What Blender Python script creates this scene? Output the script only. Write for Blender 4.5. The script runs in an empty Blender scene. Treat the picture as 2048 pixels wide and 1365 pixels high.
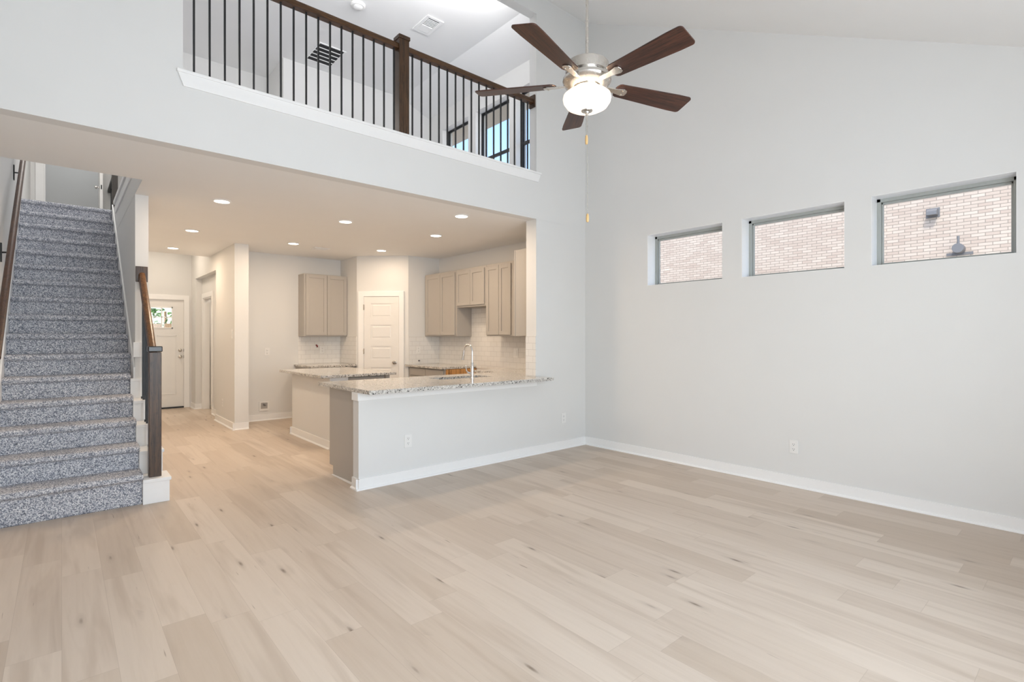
import bpy, bmesh, math, random
from mathutils import Vector, Matrix, noise as mnoise
random.seed(7)
R = math.radians
K = 0.9                       # survey units -> metres (9 ft kitchen ceiling)
S = bpy.context.scene
COL = S.collection

# ------------------------------------------------------------------ camera
cam_d = bpy.data.cameras.new('camera')
cam_d.sensor_width = 36.0
cam_d.lens = 1036.0 / 2048.0 * 36.0
cam_d.shift_y = -7.5 / 2048.0
cam_d.clip_start = 0.05
cam = bpy.data.objects.new('camera', cam_d)
cam.location = (0, 0, 1.513 * K)
cam.rotation_euler = (R(90), 0, R(-41.0))
COL.objects.link(cam)
S.camera = cam

# ------------------------------------------------------------------ view, world, sun, daylight
S.view_settings.view_transform = 'Standard'
S.view_settings.look = 'None'
S.view_settings.exposure = 0.0
S.view_settings.gamma = 1.0
S.view_settings.use_curve_mapping = False
S.cycles.use_denoising = True
S.cycles.max_bounces = 10
S.cycles.diffuse_bounces = 6
S.cycles.sample_clamp_indirect = 6.0

W = bpy.data.worlds.new('sky')
S.world = W
W.use_nodes = True
wn = W.node_tree
bgn = wn.nodes['Background']
sky = wn.nodes.new('ShaderNodeTexSky')
sky.sky_type = 'NISHITA'
sky.sun_disc = False
sky.sun_elevation = R(52)
sky.sun_rotation = R(250)
sky.air_density = 1.0
sky.dust_density = 1.6
wn.links.new(sky.outputs[0], bgn.inputs[0])
SKY = 0.48
bgn.inputs[1].default_value = SKY

sun_d = bpy.data.lights.new('sun', 'SUN')
sun_d.energy = 3.3
sun_d.angle = R(0.6)
sun_d.color = (1.0, 0.95, 0.87)
sun = bpy.data.objects.new('sun', sun_d)
sun.rotation_euler = Vector((0.62, 0.30, -0.95)).to_track_quat('-Z', 'Y').to_euler()
sun.location = (0, 0, 15)
COL.objects.link(sun)


def area(name, loc, direction, sx, sy, power, color):
    d = bpy.data.lights.new(name, 'AREA')
    d.shape = 'RECTANGLE'
    d.size, d.size_y = sx * K, sy * K
    d.energy = power
    d.color = color
    o = bpy.data.objects.new(name, d)
    o.location = Vector(loc) * K
    o.rotation_euler = Vector(direction).to_track_quat('-Z', 'Y').to_euler()
    COL.objects.link(o)
    return o


# daylight through the two tall windows of the near wall, behind the camera
area('daylight_near_window', (0.75, -0.98, 1.55), (0.1, 1, 0.42), 1.7, 2.1, 75, (0.81, 0.905, 1.0))
area('daylight_near_window', (2.75, -0.98, 1.55), (-0.1, 1, 0.55), 1.7, 2.1, 68, (0.81, 0.905, 1.0))
# added fill panels, unseen: one behind the loft header, one over the landing
area('loft_fill', (2.7, 5.15, 5.8), (0, 1.0, 0.12), 3.6, 0.35, 52, (0.98, 0.98, 1.0))
area('landing_fill', (0.2, 10.6, 6.1), (0, 0, -1), 0.9, 2.0, 31, (1.0, 0.96, 0.91))

DOWN = 12                     # watts of each recessed light
area('entry_fill', (1.4, 12.1, 3.43), (0, 0, -1), 0.3, 0.3, 9, (1.0, 0.86, 0.70))  # added fill that brightens the entry, no fixture there
area('bedroom_fill', (0.3, 14.4, 6.1), (0, 0, -1), 0.5, 0.8, 5, (0.93, 0.97, 1.0))  # added fill, out of view, lifts the room beyond the landing
area('side_room_fill', (3.1, 11.9, 3.02), (0, 0, -1), 0.4, 0.4, 14, (1.0, 0.88, 0.74))  # added fill inside the side room to light the hall recess

# ------------------------------------------------------------------ node helpers
class NT:
    def __init__(self, name):
        self.m = bpy.data.materials.new(name)
        self.m.use_nodes = True
        self.t = self.m.node_tree
        self.b = self.t.nodes['Principled BSDF']
        self._co = None

    def n(self, kind, **kw):
        nd = self.t.nodes.new('ShaderNode' + kind)
        for k, v in kw.items():
            setattr(nd, k, v)
        return nd

    def put(self, sock, v):
        if hasattr(v, 'is_output') or isinstance(v, bpy.types.NodeSocket):
            self.t.links.new(v, sock)
        else:
            sock.default_value = v

    @property
    def co(self):
        if self._co is None:
            self._co = self.n('TexCoord').outputs['Object']
        return self._co

    def math(self, op, a, b=0.0, c=0.0):
        nd = self.n('Math', operation=op)
        self.put(nd.inputs[0], a); self.put(nd.inputs[1], b); self.put(nd.inputs[2], c)
        return nd.outputs[0]

    def sep(self, v):
        nd = self.n('SeparateXYZ'); self.put(nd.inputs[0], v)
        return nd.outputs[0], nd.outputs[1], nd.outputs[2]

    def comb(self, x, y, z=0.0):
        nd = self.n('CombineXYZ')
        for i, v in enumerate((x, y, z)):
            self.put(nd.inputs[i], v)
        return nd.outputs[0]

    def scale(self, v, s):
        nd = self.n('Mapping'); self.put(nd.inputs[0], v)
        nd.inputs['Scale'].default_value = s
        return nd.outputs[0]

    def noise(self, v, sc, det=3.0, rough=0.55, dist=0.0):
        nd = self.n('TexNoise'); self.put(nd.inputs['Vector'], v)
        nd.inputs['Scale'].default_value = sc
        nd.inputs['Detail'].default_value = det
        nd.inputs['Roughness'].default_value = rough
        nd.inputs['Distortion'].default_value = dist
        return nd.outputs['Fac']

    def voro(self, v, sc, out='Distance', feature='F1'):
        nd = self.n('TexVoronoi', feature=feature); self.put(nd.inputs['Vector'], v)
        nd.inputs['Scale'].default_value = sc
        return nd.outputs[out]

    def white(self, v, out='Value'):
        nd = self.n('TexWhiteNoise', noise_dimensions='3D'); self.put(nd.inputs['Vector'], v)
        return nd.outputs[out]

    def ramp(self, f, stops):
        nd = self.n('ValToRGB'); self.put(nd.inputs[0], f)
        e = nd.color_ramp.elements
        while len(e) < len(stops):
            e.new(0.5)
        for el, (p, c) in zip(e, stops):
            el.position = p
            el.color = (*c, 1) if len(c) == 3 else c
        return nd.outputs[0]

    def mix(self, f, a, b, mode='MIX'):
        nd = self.n('Mix', data_type='RGBA', blend_type=mode)
        self.put(nd.inputs['Factor'], f)
        for s, v in ((nd.inputs[6], a), (nd.inputs[7], b)):
            self.put(s, (*v, 1) if isinstance(v, tuple) and len(v) == 3 else v)
        return nd.outputs[2]

    def bump(self, h, strength=0.3, dist=0.002):
        nd = self.n('Bump'); self.put(nd.inputs['Height'], h)
        nd.inputs['Strength'].default_value = strength
        nd.inputs['Distance'].default_value = dist
        self.t.links.new(nd.outputs[0], self.b.inputs['Normal'])

    def set(self, color=None, rough=None, metal=None, spec=None):
        if color is not None:
            self.put(self.b.inputs['Base Color'], (*color, 1) if isinstance(color, tuple) and len(color) == 3 else color)
        if rough is not None:
            self.put(self.b.inputs['Roughness'], rough)
        if metal is not None:
            self.b.inputs['Metallic'].default_value = metal
        if spec is not None:
            self.b.inputs['Specular IOR Level'].default_value = spec
        return self.m


def paint(name, c, rough=0.6, bump=0.12, scale=160):
    t = NT(name)
    t.bump(t.noise(t.co, scale, 2.0), bump, 0.0012)
    v = t.noise(t.co, 3.0, 2.0)
    a = tuple(x * 0.985 for x in c)
    b = tuple(min(1, x * 1.012) for x in c)
    return t.set(t.mix(v, a, b), rough, spec=0.3)


def plain(name, c, rough=0.4, metal=0.0, spec=0.5):
    t = NT(name)
    v = t.noise(t.co, 25.0, 2.0)
    t.put(t.b.inputs['Roughness'], t.math('MULTIPLY_ADD', v, 0.08, rough - 0.04))
    a = tuple(x * 0.97 for x in c)
    return t.set(t.mix(v, a, c), None, metal, spec)


def wood(name, dark, mid, light, axis='Z', rough=0.38, scale=1.0):
    t = NT(name)
    s = {'X': (2.5, 45, 45), 'Y': (45, 2.5, 45), 'Z': (45, 45, 2.5)}[axis]
    v = t.scale(t.co, tuple(k * scale for k in s))
    g = t.noise(v, 1.0, 6.0, 0.65, 0.6)
    pores = t.noise(v, 3.2, 3.0, 0.7)
    c = t.ramp(g, [(0.3, dark), (0.5, mid), (0.72, light)])
    c = t.mix(t.ramp(pores, [(0.36, (1, 1, 1)), (0.46, (0, 0, 0))]), c, tuple(x * 0.45 for x in dark))
    t.bump(pores, 0.25, 0.0008)
    return t.set(c, rough)


# ------------------------------------------------------------------ materials
WALL = paint('wall_paint', (0.745, 0.74, 0.725))
CEIL = paint('ceiling_paint', (0.875, 0.87, 0.86), 0.7)
TRIM = plain('trim_white', (0.90, 0.895, 0.885), 0.35)
DOORW = plain('door_white', (0.84, 0.825, 0.80), 0.38)
CAB = plain('cabinet_greige', (0.45, 0.418, 0.38), 0.42)
CABIN = wood('cabinet_raw_side', (0.42, 0.20, 0.06), (0.60, 0.30, 0.10), (0.68, 0.36, 0.13), 'Z', 0.5, 0.4)
IRON = plain('black_iron', (0.012, 0.013, 0.015), 0.42)
OAK = wood('oak_stain', (0.028, 0.014, 0.007), (0.072, 0.036, 0.017), (0.11, 0.058, 0.027), 'Z', 0.36)
OAKX = wood('oak_stain_rail', (0.04, 0.018, 0.007), (0.09, 0.041, 0.015), (0.13, 0.062, 0.023), 'X', 0.34)
OAKY = wood('oak_stain_handrail', (0.07, 0.03, 0.011), (0.16, 0.072, 0.026), (0.23, 0.108, 0.042), 'Y', 0.3)
OAKW = wood('oak_stain_dark', (0.03, 0.012, 0.006), (0.07, 0.027, 0.013), (0.105, 0.043, 0.02), 'Y', 0.42)
WALNUT = wood('blade_walnut', (0.016, 0.006, 0.004), (0.048, 0.016, 0.009), (0.09, 0.032, 0.017), 'X', 0.42)
NICKEL = plain('brushed_nickel', (0.60, 0.57, 0.53), 0.27, 1.0)
CHROME = plain('chrome', (0.78, 0.77, 0.76), 0.12, 1.0)
STEEL = plain('sink_steel', (0.5, 0.5, 0.5), 0.3, 1.0)
PLASTIC = plain('white_plastic', (0.83, 0.82, 0.80), 0.3)
SLOT = plain('socket_slot', (0.03, 0.03, 0.03), 0.6)
DARK = plain('dark_grille', (0.02, 0.02, 0.022), 0.8)
VINYL = plain('window_vinyl', (0.40, 0.415, 0.39), 0.45)
BRONZE = plain('window_bronze', (0.028, 0.028, 0.03), 0.4)
FOB = plain('pull_fob_wood', (0.62, 0.40, 0.17), 0.4)
RED = plain('red_cable', (0.22, 0.03, 0.03), 0.5)
METALG = plain('grey_metal', (0.16, 0.16, 0.17), 0.5)
LEAF = paint('shrub_leaf', (0.10, 0.20, 0.045), 0.6)
BOUNCE_GROUND = paint('pale_bounce_ground', (0.52, 0.48, 0.42), 0.9)  # ground made pale to bounce daylight up onto the window reveals
FENCE = wood('fence_cedar', (0.30, 0.18, 0.09), (0.45, 0.28, 0.15), (0.55, 0.36, 0.2), 'Z', 0.7, 0.4)


def floor_mat():
    t = NT('oak_plank_floor')
    x, y, z = t.sep(t.co)
    w, L = 0.178, 1.22
    rx = t.math('DIVIDE', x, w)
    row = t.math('FLOOR', rx)
    off = t.white(t.comb(row, 3.7, 1.1))
    ry = t.math('ADD', t.math('DIVIDE', y, L), t.math('MULTIPLY', off, 7.0))
    colr = t.math('FLOOR', ry)
    pid = t.comb(row, colr, 0.5)
    tint = t.white(pid)
    tint2 = t.white(t.comb(colr, row, 4.2))
    fx = t.math('FRACT', rx)
    fy = t.math('FRACT', ry)
    ex = t.math('MINIMUM', fx, t.math('SUBTRACT', 1.0, fx))
    ey = t.math('MINIMUM', fy, t.math('SUBTRACT', 1.0, fy))
    seam = t.math('MAXIMUM', t.math('LESS_THAN', ex, 0.006), t.math('LESS_THAN', ey, 0.0012))
    shift = t.math('MULTIPLY', tint, 37.0)
    gv = t.comb(t.math('MULTIPLY', x, 30.0), t.math('MULTIPLY_ADD', y, 1.6, shift), shift)
    g = t.noise(gv, 1.0, 6.0, 0.62, 0.5)
    gv2 = t.comb(t.math('MULTIPLY', x, 9.0), t.math('MULTIPLY_ADD', y, 0.75, shift), shift)
    cloud = t.noise(gv2, 1.0, 3.0, 0.5, 0.8)
    base = t.ramp(g, [(0.28, (0.50, 0.412, 0.335)), (0.5, (0.572, 0.484, 0.405)), (0.74, (0.622, 0.533, 0.452))])
    base = t.mix(t.math('MULTIPLY_ADD', tint2, 0.35, 0.3), base, t.mix(tint, (0.45, 0.36, 0.275), (0.68, 0.59, 0.50)))
    base = t.mix(t.ramp(cloud, [(0.30, (0.55, 0.55, 0.55)), (0.46, (0, 0, 0))]), base, (0.43, 0.345, 0.27))
    # knots: stretched cells, only some accepted
    kv = t.comb(t.math('MULTIPLY', x, 9.5), t.math('MULTIPLY_ADD', y, 2.1, t.math('MULTIPLY', tint2, 9.0)), shift)
    vd = t.n('TexVoronoi', feature='F1'); t.put(vd.inputs['Vector'], kv); vd.inputs['Scale'].default_value = 1.0
    kn = vd.outputs['Distance']
    wob = t.math('MULTIPLY', t.noise(gv, 1.4, 3.0), 0.12)
    kacc = t.math('GREATER_THAN', t.white(vd.outputs['Position']), 0.48)
    kk = t.math('MULTIPLY', t.ramp(t.math('ADD', kn, wob), [(0.075, (1, 1, 1)), (0.125, (0.55, 0.55, 0.55)), (0.165, (0.16, 0.16, 0.16)), (0.30, (0, 0, 0))]), kacc)
    base = t.mix(t.math('MULTIPLY', kk, 0.92), base, (0.15, 0.105, 0.072))
    # short checks along the grain
    cr = t.noise(t.comb(t.math('MULTIPLY', x, 60.0), t.math('MULTIPLY_ADD', y, 4.0, shift), shift), 1.0, 2.0, 0.5)
    base = t.mix(t.ramp(cr, [(0.735, (0, 0, 0)), (0.79, (0.65, 0.65, 0.65))]), base, (0.22, 0.16, 0.115))
    base = t.mix(t.math('MULTIPLY', seam, 0.22), base, (0.24, 0.18, 0.13))
    t.bump(t.math('SUBTRACT', t.math('MULTIPLY', g, 0.25), seam), 0.25, 0.0008)
    t.put(t.b.inputs['Roughness'], t.math('MULTIPLY_ADD', g, 0.14, 0.36))
    return t.set(base, None, spec=0.4)


def carpet_mat():
    t = NT('carpet_pile')
    vd = t.n('TexVoronoi', feature='F1'); t.put(vd.inputs['Vector'], t.co); vd.inputs['Scale'].default_value = 165.0
    sp = t.white(vd.outputs['Position'])
    big = t.noise(t.co, 45.0, 3.0, 0.7)
    f = t.math('ADD', t.math('MULTIPLY', sp, 0.75), t.math('MULTIPLY', big, 0.35))
    c = t.ramp(f, [(0.10, (0.10, 0.108, 0.135)), (0.36, (0.27, 0.285, 0.335)), (0.62, (0.52, 0.53, 0.575)), (0.95, (0.88, 0.87, 0.87))])
    t.bump(t.math('ADD', vd.outputs['Distance'], big), 0.5, 0.004)
    return t.set(c, 0.95, spec=0.05)


def granite_mat():
    t = NT('speckled_granite')
    vd = t.n('TexVoronoi', feature='F1'); t.put(vd.inputs['Vector'], t.co); vd.inputs['Scale'].default_value = 95.0
    s1 = t.white(vd.outputs['Position'])
    v2 = t.n('TexVoronoi', feature='F1'); t.put(v2.inputs['Vector'], t.co); v2.inputs['Scale'].default_value = 240.0
    s2 = t.white(v2.outputs['Position'])
    n1 = t.noise(t.co, 35.0, 4.0, 0.6)
    c = t.ramp(n1, [(0.35, (0.46, 0.43, 0.39)), (0.5, (0.66, 0.63, 0.585)), (0.65, (0.76, 0.74, 0.70))])
    c = t.mix(t.ramp(s1, [(0.70, (0, 0, 0)), (0.74, (0.75, 0.75, 0.75))]), c, (0.33, 0.31, 0.29))
    c = t.mix(t.ramp(s1, [(0.91, (0, 0, 0)), (0.93, (1, 1, 1))]), c, (0.055, 0.053, 0.052))
    c = t.mix(t.ramp(s2, [(0.86, (0, 0, 0)), (0.88, (0.8, 0.8, 0.8))]), c, (0.10, 0.095, 0.09))
    return t.set(c, 0.09, spec=0.5)


def tile_mat(name, bw, bh, c1, c2, mortar, rough, msize, axis='XZ', bump=0.4):
    """running-bond tile or brick, laid on vertical faces (axis picks the face's own run)"""
    t = NT(name)
    x, y, z = t.sep(t.co)
    u = {'XZ': x, 'YZ': y, 'BOTH': t.math('ADD', x, y)}[axis]
    b = t.n('TexBrick')
    b.offset = 0.5
    t.put(b.inputs['Vector'], t.comb(u, z, 0.0))
    b.inputs['Scale'].default_value = 1.0
    b.inputs['Brick Width'].default_value = bw
    b.inputs['Row Height'].default_value = bh
    b.inputs['Mortar Size'].default_value = msize
    b.inputs['Mortar Smooth'].default_value = 0.15
    b.inputs['Bias'].default_value = 0.0
    for k, c in (('Color1', c1), ('Color2', c2), ('Mortar', mortar)):
        b.inputs[k].default_value = (*c, 1)
    t.bump(t.math('SUBTRACT', 1.0, b.outputs['Fac']), bump, 0.002)
    return t.set(b.outputs['Color'], rough)


FLOOR = floor_mat()
CARPET = carpet_mat()
GRANITE = granite_mat()
TILE = tile_mat('subway_tile', 0.152, 0.076, (0.80, 0.785, 0.76), (0.78, 0.765, 0.74), (0.60, 0.58, 0.56), 0.14, 0.0022, 'BOTH')
BRICK = tile_mat('house_brick', 0.205, 0.062, (0.56, 0.475, 0.405), (0.46, 0.365, 0.305), (0.27, 0.23, 0.195), 0.85, 0.006, 'YZ')


def glass_mat():
    t = NT('window_glass')
    tr = t.n('BsdfTransparent')
    tr.inputs[0].default_value = (0.95, 0.97, 0.97, 1)
    gl = t.n('BsdfGlossy')
    gl.inputs['Roughness'].default_value = 0.02
    lw = t.n('LayerWeight'); lw.inputs[0].default_value = 0.5
    fac = t.math('MULTIPLY_ADD', t.math('POWER', lw.outputs['Facing'], 5.0), 0.30, 0.02)
    mx = t.n('MixShader')
    t.t.links.new(fac, mx.inputs[0])
    t.t.links.new(tr.outputs[0], mx.inputs[1])
    t.t.links.new(gl.outputs[0], mx.inputs[2])
    t.t.links.new(mx.outputs[0], t.t.nodes['Material Output'].inputs[0])
    return t.m


def glow(name, c, strength, base=(0.9, 0.88, 0.85)):
    t = NT(name)
    t.set(base, 0.3)
    t.b.inputs['Emission Color'].default_value = (*c, 1)
    t.b.inputs['Emission Strength'].default_value = strength
    return t.m


GLASS = glass_mat()
LENS = glow('downlight_lens', (1.0, 0.93, 0.82), 9.0)
BOWL = glow('frosted_bowl', (1.0, 0.82, 0.64), 0.85)

# ------------------------------------------------------------------ mesh builder
class M:
    def __init__(self):
        self.bm = bmesh.new()

    def box(self, x0, x1, y0, y1, z0, z1):
        vs = [self.bm.verts.new((x, y, z)) for z in (z0, z1) for y in (y0, y1) for x in (x0, x1)]
        for f in ((0, 1, 3, 2), (4, 6, 7, 5), (0, 4, 5, 1), (2, 3, 7, 6), (0, 2, 6, 4), (1, 5, 7, 3)):
            self.bm.faces.new([vs[i] for i in f])
        return self

    def prism(self, pts, plane, a, b):
        def P(p, h):
            return {'xy': (p[0], p[1], h), 'yz': (h, p[0], p[1]), 'xz': (p[0], h, p[1])}[plane]
        A = [self.bm.verts.new(P(p, a)) for p in pts]
        B = [self.bm.verts.new(P(p, b)) for p in pts]
        self.bm.faces.new(A); self.bm.faces.new(B[::-1])
        n = len(pts)
        for i in range(n):
            j = (i + 1) % n
            self.bm.faces.new((A[i], B[i], B[j], A[j]))
        return self

    def tube(self, path, rad, seg=10, cap=True):
        path = [Vector(p) for p in path]
        rads = rad if isinstance(rad, (list, tuple)) else [rad] * len(path)
        rings = []
        up = Vector((0, 0, 1))
        prev = None
        for i, p in enumerate(path):
            d = (path[min(i + 1, len(path) - 1)] - path[max(i - 1, 0)]).normalized()
            if prev is None:
                ref = up if abs(d.dot(up)) < 0.95 else Vector((1, 0, 0))
                s = d.cross(ref).normalized()
            else:
                s = (prev - d * prev.dot(d)).normalized()
            prev = s
            t = d.cross(s)
            rings.append([self.bm.verts.new(p + (s * math.cos(2 * math.pi * k / seg) + t * math.sin(2 * math.pi * k / seg)) * rads[i]) for k in range(seg)])
        for a, b in zip(rings, rings[1:]):
            for k in range(seg):
                self.bm.faces.new((a[k], a[(k + 1) % seg], b[(k + 1) % seg], b[k]))
        if cap:
            self.bm.faces.new(rings[0]); self.bm.faces.new(rings[-1][::-1])
        return self

    def lathe(self, prof, cx=0, cy=0, seg=40, axis='z', c=0.0, closed=False):
        rings = []
        for r, h in prof:
            ring = []
            for k in range(seg):
                a = 2 * math.pi * k / seg
                u, v = r * math.cos(a), r * math.sin(a)
                p = {'z': (cx + u, cy + v, h), 'x': (h, cx + u, cy + v), 'y': (cx + u, h, cy + v)}[axis]
                ring.append(self.bm.verts.new(p))
            rings.append(ring)
        pairs = list(zip(rings, rings[1:]))
        if closed:
            pairs.append((rings[-1], rings[0]))
        for a, b in pairs:
            for k in range(seg):
                self.bm.faces.new((a[k], a[(k + 1) % seg], b[(k + 1) % seg], b[k]))
        if not closed:
            self.bm.faces.new(rings[0]); self.bm.faces.new(rings[-1][::-1])
        return self

    def panel(self, axis, c0, c1, u0, u1, z0, z1, holes=()):
        """wall slab with rectangular holes; axis = the wall's normal; holes are (u0,u1,z0,z1)"""
        us = sorted({u0, u1, *[h[0] for h in holes], *[h[1] for h in holes]})
        zs = sorted({z0, z1, *[h[2] for h in holes], *[h[3] for h in holes]})
        us = [u for u in us if u0 <= u <= u1]; zs = [z for z in zs if z0 <= z <= z1]
        solid = {}
        for i in range(len(us) - 1):
            for j in range(len(zs) - 1):
                mu, mz = (us[i] + us[i + 1]) / 2, (zs[j] + zs[j + 1]) / 2
                solid[i, j] = not any(h[0] < mu < h[1] and h[2] < mz < h[3] for h in holes)
        cache = {}

        def vert(c, u, z):
            k = (round(c, 5), round(u, 5), round(z, 5))
            if k not in cache:
                cache[k] = self.bm.verts.new((c, u, z) if axis == 'x' else (u, c, z))
            return cache[k]
        for (i, j), s in solid.items():
            if not s:
                continue
            a, b, d, e = us[i], us[i + 1], zs[j], zs[j + 1]
            for c in (c0, c1):
                self.bm.faces.new([vert(c, a, d), vert(c, b, d), vert(c, b, e), vert(c, a, e)])
            if not solid.get((i - 1, j)):
                self.bm.faces.new([vert(c0, a, d), vert(c1, a, d), vert(c1, a, e), vert(c0, a, e)])
            if not solid.get((i + 1, j)):
                self.bm.faces.new([vert(c0, b, d), vert(c1, b, d), vert(c1, b, e), vert(c0, b, e)])
            if not solid.get((i, j - 1)):
                self.bm.faces.new([vert(c0, a, d), vert(c1, a, d), vert(c1, b, d), vert(c0, b, d)])
            if not solid.get((i, j + 1)):
                self.bm.faces.new([vert(c0, a, e), vert(c1, a, e), vert(c1, b, e), vert(c0, b, e)])
        return self

    def rot(self, mat):
        bmesh.ops.transform(self.bm, matrix=mat, verts=self.bm.verts)
        return self

    def build(self, name, mat, parent=None, bevel=0.0, smooth=False, local=False, origin=None):
        bm = self.bm
        bmesh.ops.recalc_face_normals(bm, faces=bm.faces)
        bmesh.ops.scale(bm, vec=(K, K, K), verts=bm.verts)
        off = Vector((0, 0, 0))
        if parent is not None and not local:
            off = Vector(parent['_o']) if '_o' in parent else Vector((0, 0, 0))
        elif origin is not None:
            off = Vector(origin) * K
        if off.length:
            bmesh.ops.translate(bm, vec=-off, verts=bm.verts)
        me = bpy.data.meshes.new(name)
        bm.to_mesh(me); bm.free()
        me.materials.append(mat)
        o = bpy.data.objects.new(name, me)
        COL.objects.link(o)
        if parent is not None:
            o.parent = parent
            if '_o' in parent:
                o['_o'] = parent['_o']
        elif origin is not None:
            o.location = off
        if smooth:
            for p in me.polygons:
                p.use_smooth = True
            if smooth != 'all':
                try:
                    me.set_sharp_from_angle(angle=R(35))
                except Exception:
                    pass
        if bevel:
            md = o.modifiers.new('bevel', 'BEVEL')
            md.width = bevel * K
            md.segments = 2
            md.limit_method = 'ANGLE'
            md.angle_limit = R(40)
        return o


def tag(o, label, cat, group=None, kind=None):
    o['label'] = label
    o['category'] = cat
    if group: o['group'] = group
    if kind: o['kind'] = kind
    return o


def thing(name, label, cat, loc=(0, 0, 0), rz=0.0, group=None, kind=None):
    o = bpy.data.objects.new(name, None)
    o.empty_display_size = 0.1
    COL.objects.link(o)
    o.location = Vector(loc) * K
    o.rotation_euler = (0, 0, rz)
    o['_o'] = [c * K for c in loc]
    return tag(o, label, cat, group, kind)


def struct(o, label, cat):
    return tag(o, label, cat, kind='structure')


def copy_tree(o, parent=None):
    c = o.copy()
    COL.objects.link(c)
    if parent is not None:
        c.parent = parent
    for ch in list(o.children):
        copy_tree(ch, c)
    return c


# ------------------------------------------------------------------ survey constants
XL, XR = -0.444, 5.60          # side walls
YN, YW = -0.90, 4.86           # near wall, loft wall plane
ZC, ZF2, ZT = 3.048, 3.46, 6.17
YB = 10.08                     # kitchen back wall
PA, PB = (4.213, 9.321), (4.914, 8.62)   # pantry corner wall


def vault(y):
    return 5.97 - 0.5 * (YW - y)


# ================================================================== STRUCTURE
struct(M().box(XL - 0.1, XR + 0.1, YN - 0.1, 13.45, -0.12, 0.0).build('floor', FLOOR), 'pale oak plank floor of the living room, kitchen and hall', 'floor')
# vaulted living room ceiling
struct(M().prism([(YN - 0.2, vault(YN - 0.2)), (YW + 0.02, vault(YW + 0.02)), (YW + 0.02, vault(YW) + 0.25), (YN - 0.2, vault(YN - 0.2) + 0.25)], 'yz', XL - 0.1, XR + 0.1).build('ceiling', CEIL), 'white sloped ceiling over the living room', 'ceiling')
# kitchen ceiling / loft floor slab: one mesh with the stair well left out
m = M()
m.prism([(XL, YW + 0.012), (XR, YW + 0.012), (XR, 11.25), (0.594, 11.25), (0.594, 6.17), (XL, 6.17)], 'xy', ZC, ZF2 - 0.02)
struct(m.build('ceiling_kitchen', CEIL), 'flat white ceiling over the kitchen and hall', 'ceiling')
struct(M().box(0.713, 2.3, 11.251, 13.2, ZC + 0.40, ZC + 0.6).build('ceiling_entry', CEIL), 'raised ceiling over the front door', 'ceiling')
m = M()
m.box(XL, XR, 4.99, 13.4, ZT, ZT + 0.15)
struct(m.build('ceiling_loft', CEIL), 'flat white ceiling of the loft upstairs', 'ceiling')
struct(M().prism([(4.97, ZT), (XR, 5.92), (XR, ZT + 0.02), (4.97, ZT + 0.02)], 'xz', 4.99, 9.0).build('ceiling_loft_slope', CEIL), 'sloped ceiling strip above the loft windows', 'ceiling')

# right wall with the three small high windows and the loft windows
WIN = [(2.840, 3.827), (1.636, 2.622), (0.463, 1.424)]
WZ0, WZ1 = 2.166, 2.806
LOFTW = [(7.66, 8.51), (6.51, 7.44), (5.42, 6.35)]
LZ0, LZ1 = 3.95, 5.56
holes = [(a, b, WZ0, WZ1) for a, b in WIN] + [(a, b, LZ0, LZ1) for a, b in LOFTW]
struct(M().panel('x', XR, XR + 0.235, YN, 10.3, 0, 6.32, holes).build('wall_right', WALL), 'tall pale grey right wall with three small high windows', 'wall')
# left wall
struct(M().panel('x', XL - 0.16, XL, YN, 13.4, 0, 6.32).build('wall_left', WALL), 'left wall running up beside the carpeted stairs', 'wall')
# near wall, behind the camera, with two tall windows
struct(M().panel('y', YN - 0.16, YN, XL - 0.16, XR + 0.16, 0, 3.4, [(-0.1, 1.6, 0.5, 2.6), (1.9, 3.6, 0.5, 2.6)]).build('wall_near', WALL), 'wall with two tall windows behind the camera', 'wall')
# loft wall: header over the kitchen opening, loft opening, stub at the right
OX0, OX1 = 0.733, 4.645
struct(M().panel('y', YW, 4.99, XL, XR, ZC - 0.001, 6.2, [(OX0, OX1, 3.60, 5.71)]).build('wall_loft', WALL), 'tall wall over the kitchen opening with the loft opening in it', 'wall')
struct(M().box(4.64, XR, YW, 5.05, 0, ZC).build('wall_stub', WALL), 'short wall between kitchen opening and right wall', 'wall')
# half wall under the bar
struct(M().box(2.215, 4.64, YW, 4.985, 0, 0.962).build('wall_peninsula', WALL), 'white half wall carrying the bar countertop', 'wall')
# stair side wall (column end seen at left)
struct(M().box(0.594, 0.712, 6.84, 13.3, 0, ZC).build('wall_stair', WALL), 'wall between the stairs and the hall, ending in a narrow column', 'wall')
struct(M().box(0.592, 0.70, 6.172, 9.945, ZC + 0.001, ZF2).build('wall_stair_upper', WALL), 'upper edge of the stair well beside the top steps', 'wall')
# kitchen back wall, pantry walls
struct(M().box(2.335, XR, YB, YB + 0.13, 0, ZC).build('wall_kitchen_back', WALL), 'back wall of the kitchen with the empty fridge space', 'wall')
m = M()
d = 0.06
m.prism([PA, PB, (XR, PB[1]), (XR, PB[1] + 0.12), (PB[0] + 0.05, PB[1] + 0.12), (PA[0] + 0.12, PA[1] + 0.05), (PA[0] + 0.12, YB), (PA[0], YB)], 'xy', 0, ZC)
struct(m.build('wall_pantry', WALL), 'angled pantry wall in the back corner of the kitchen', 'wall')
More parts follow.
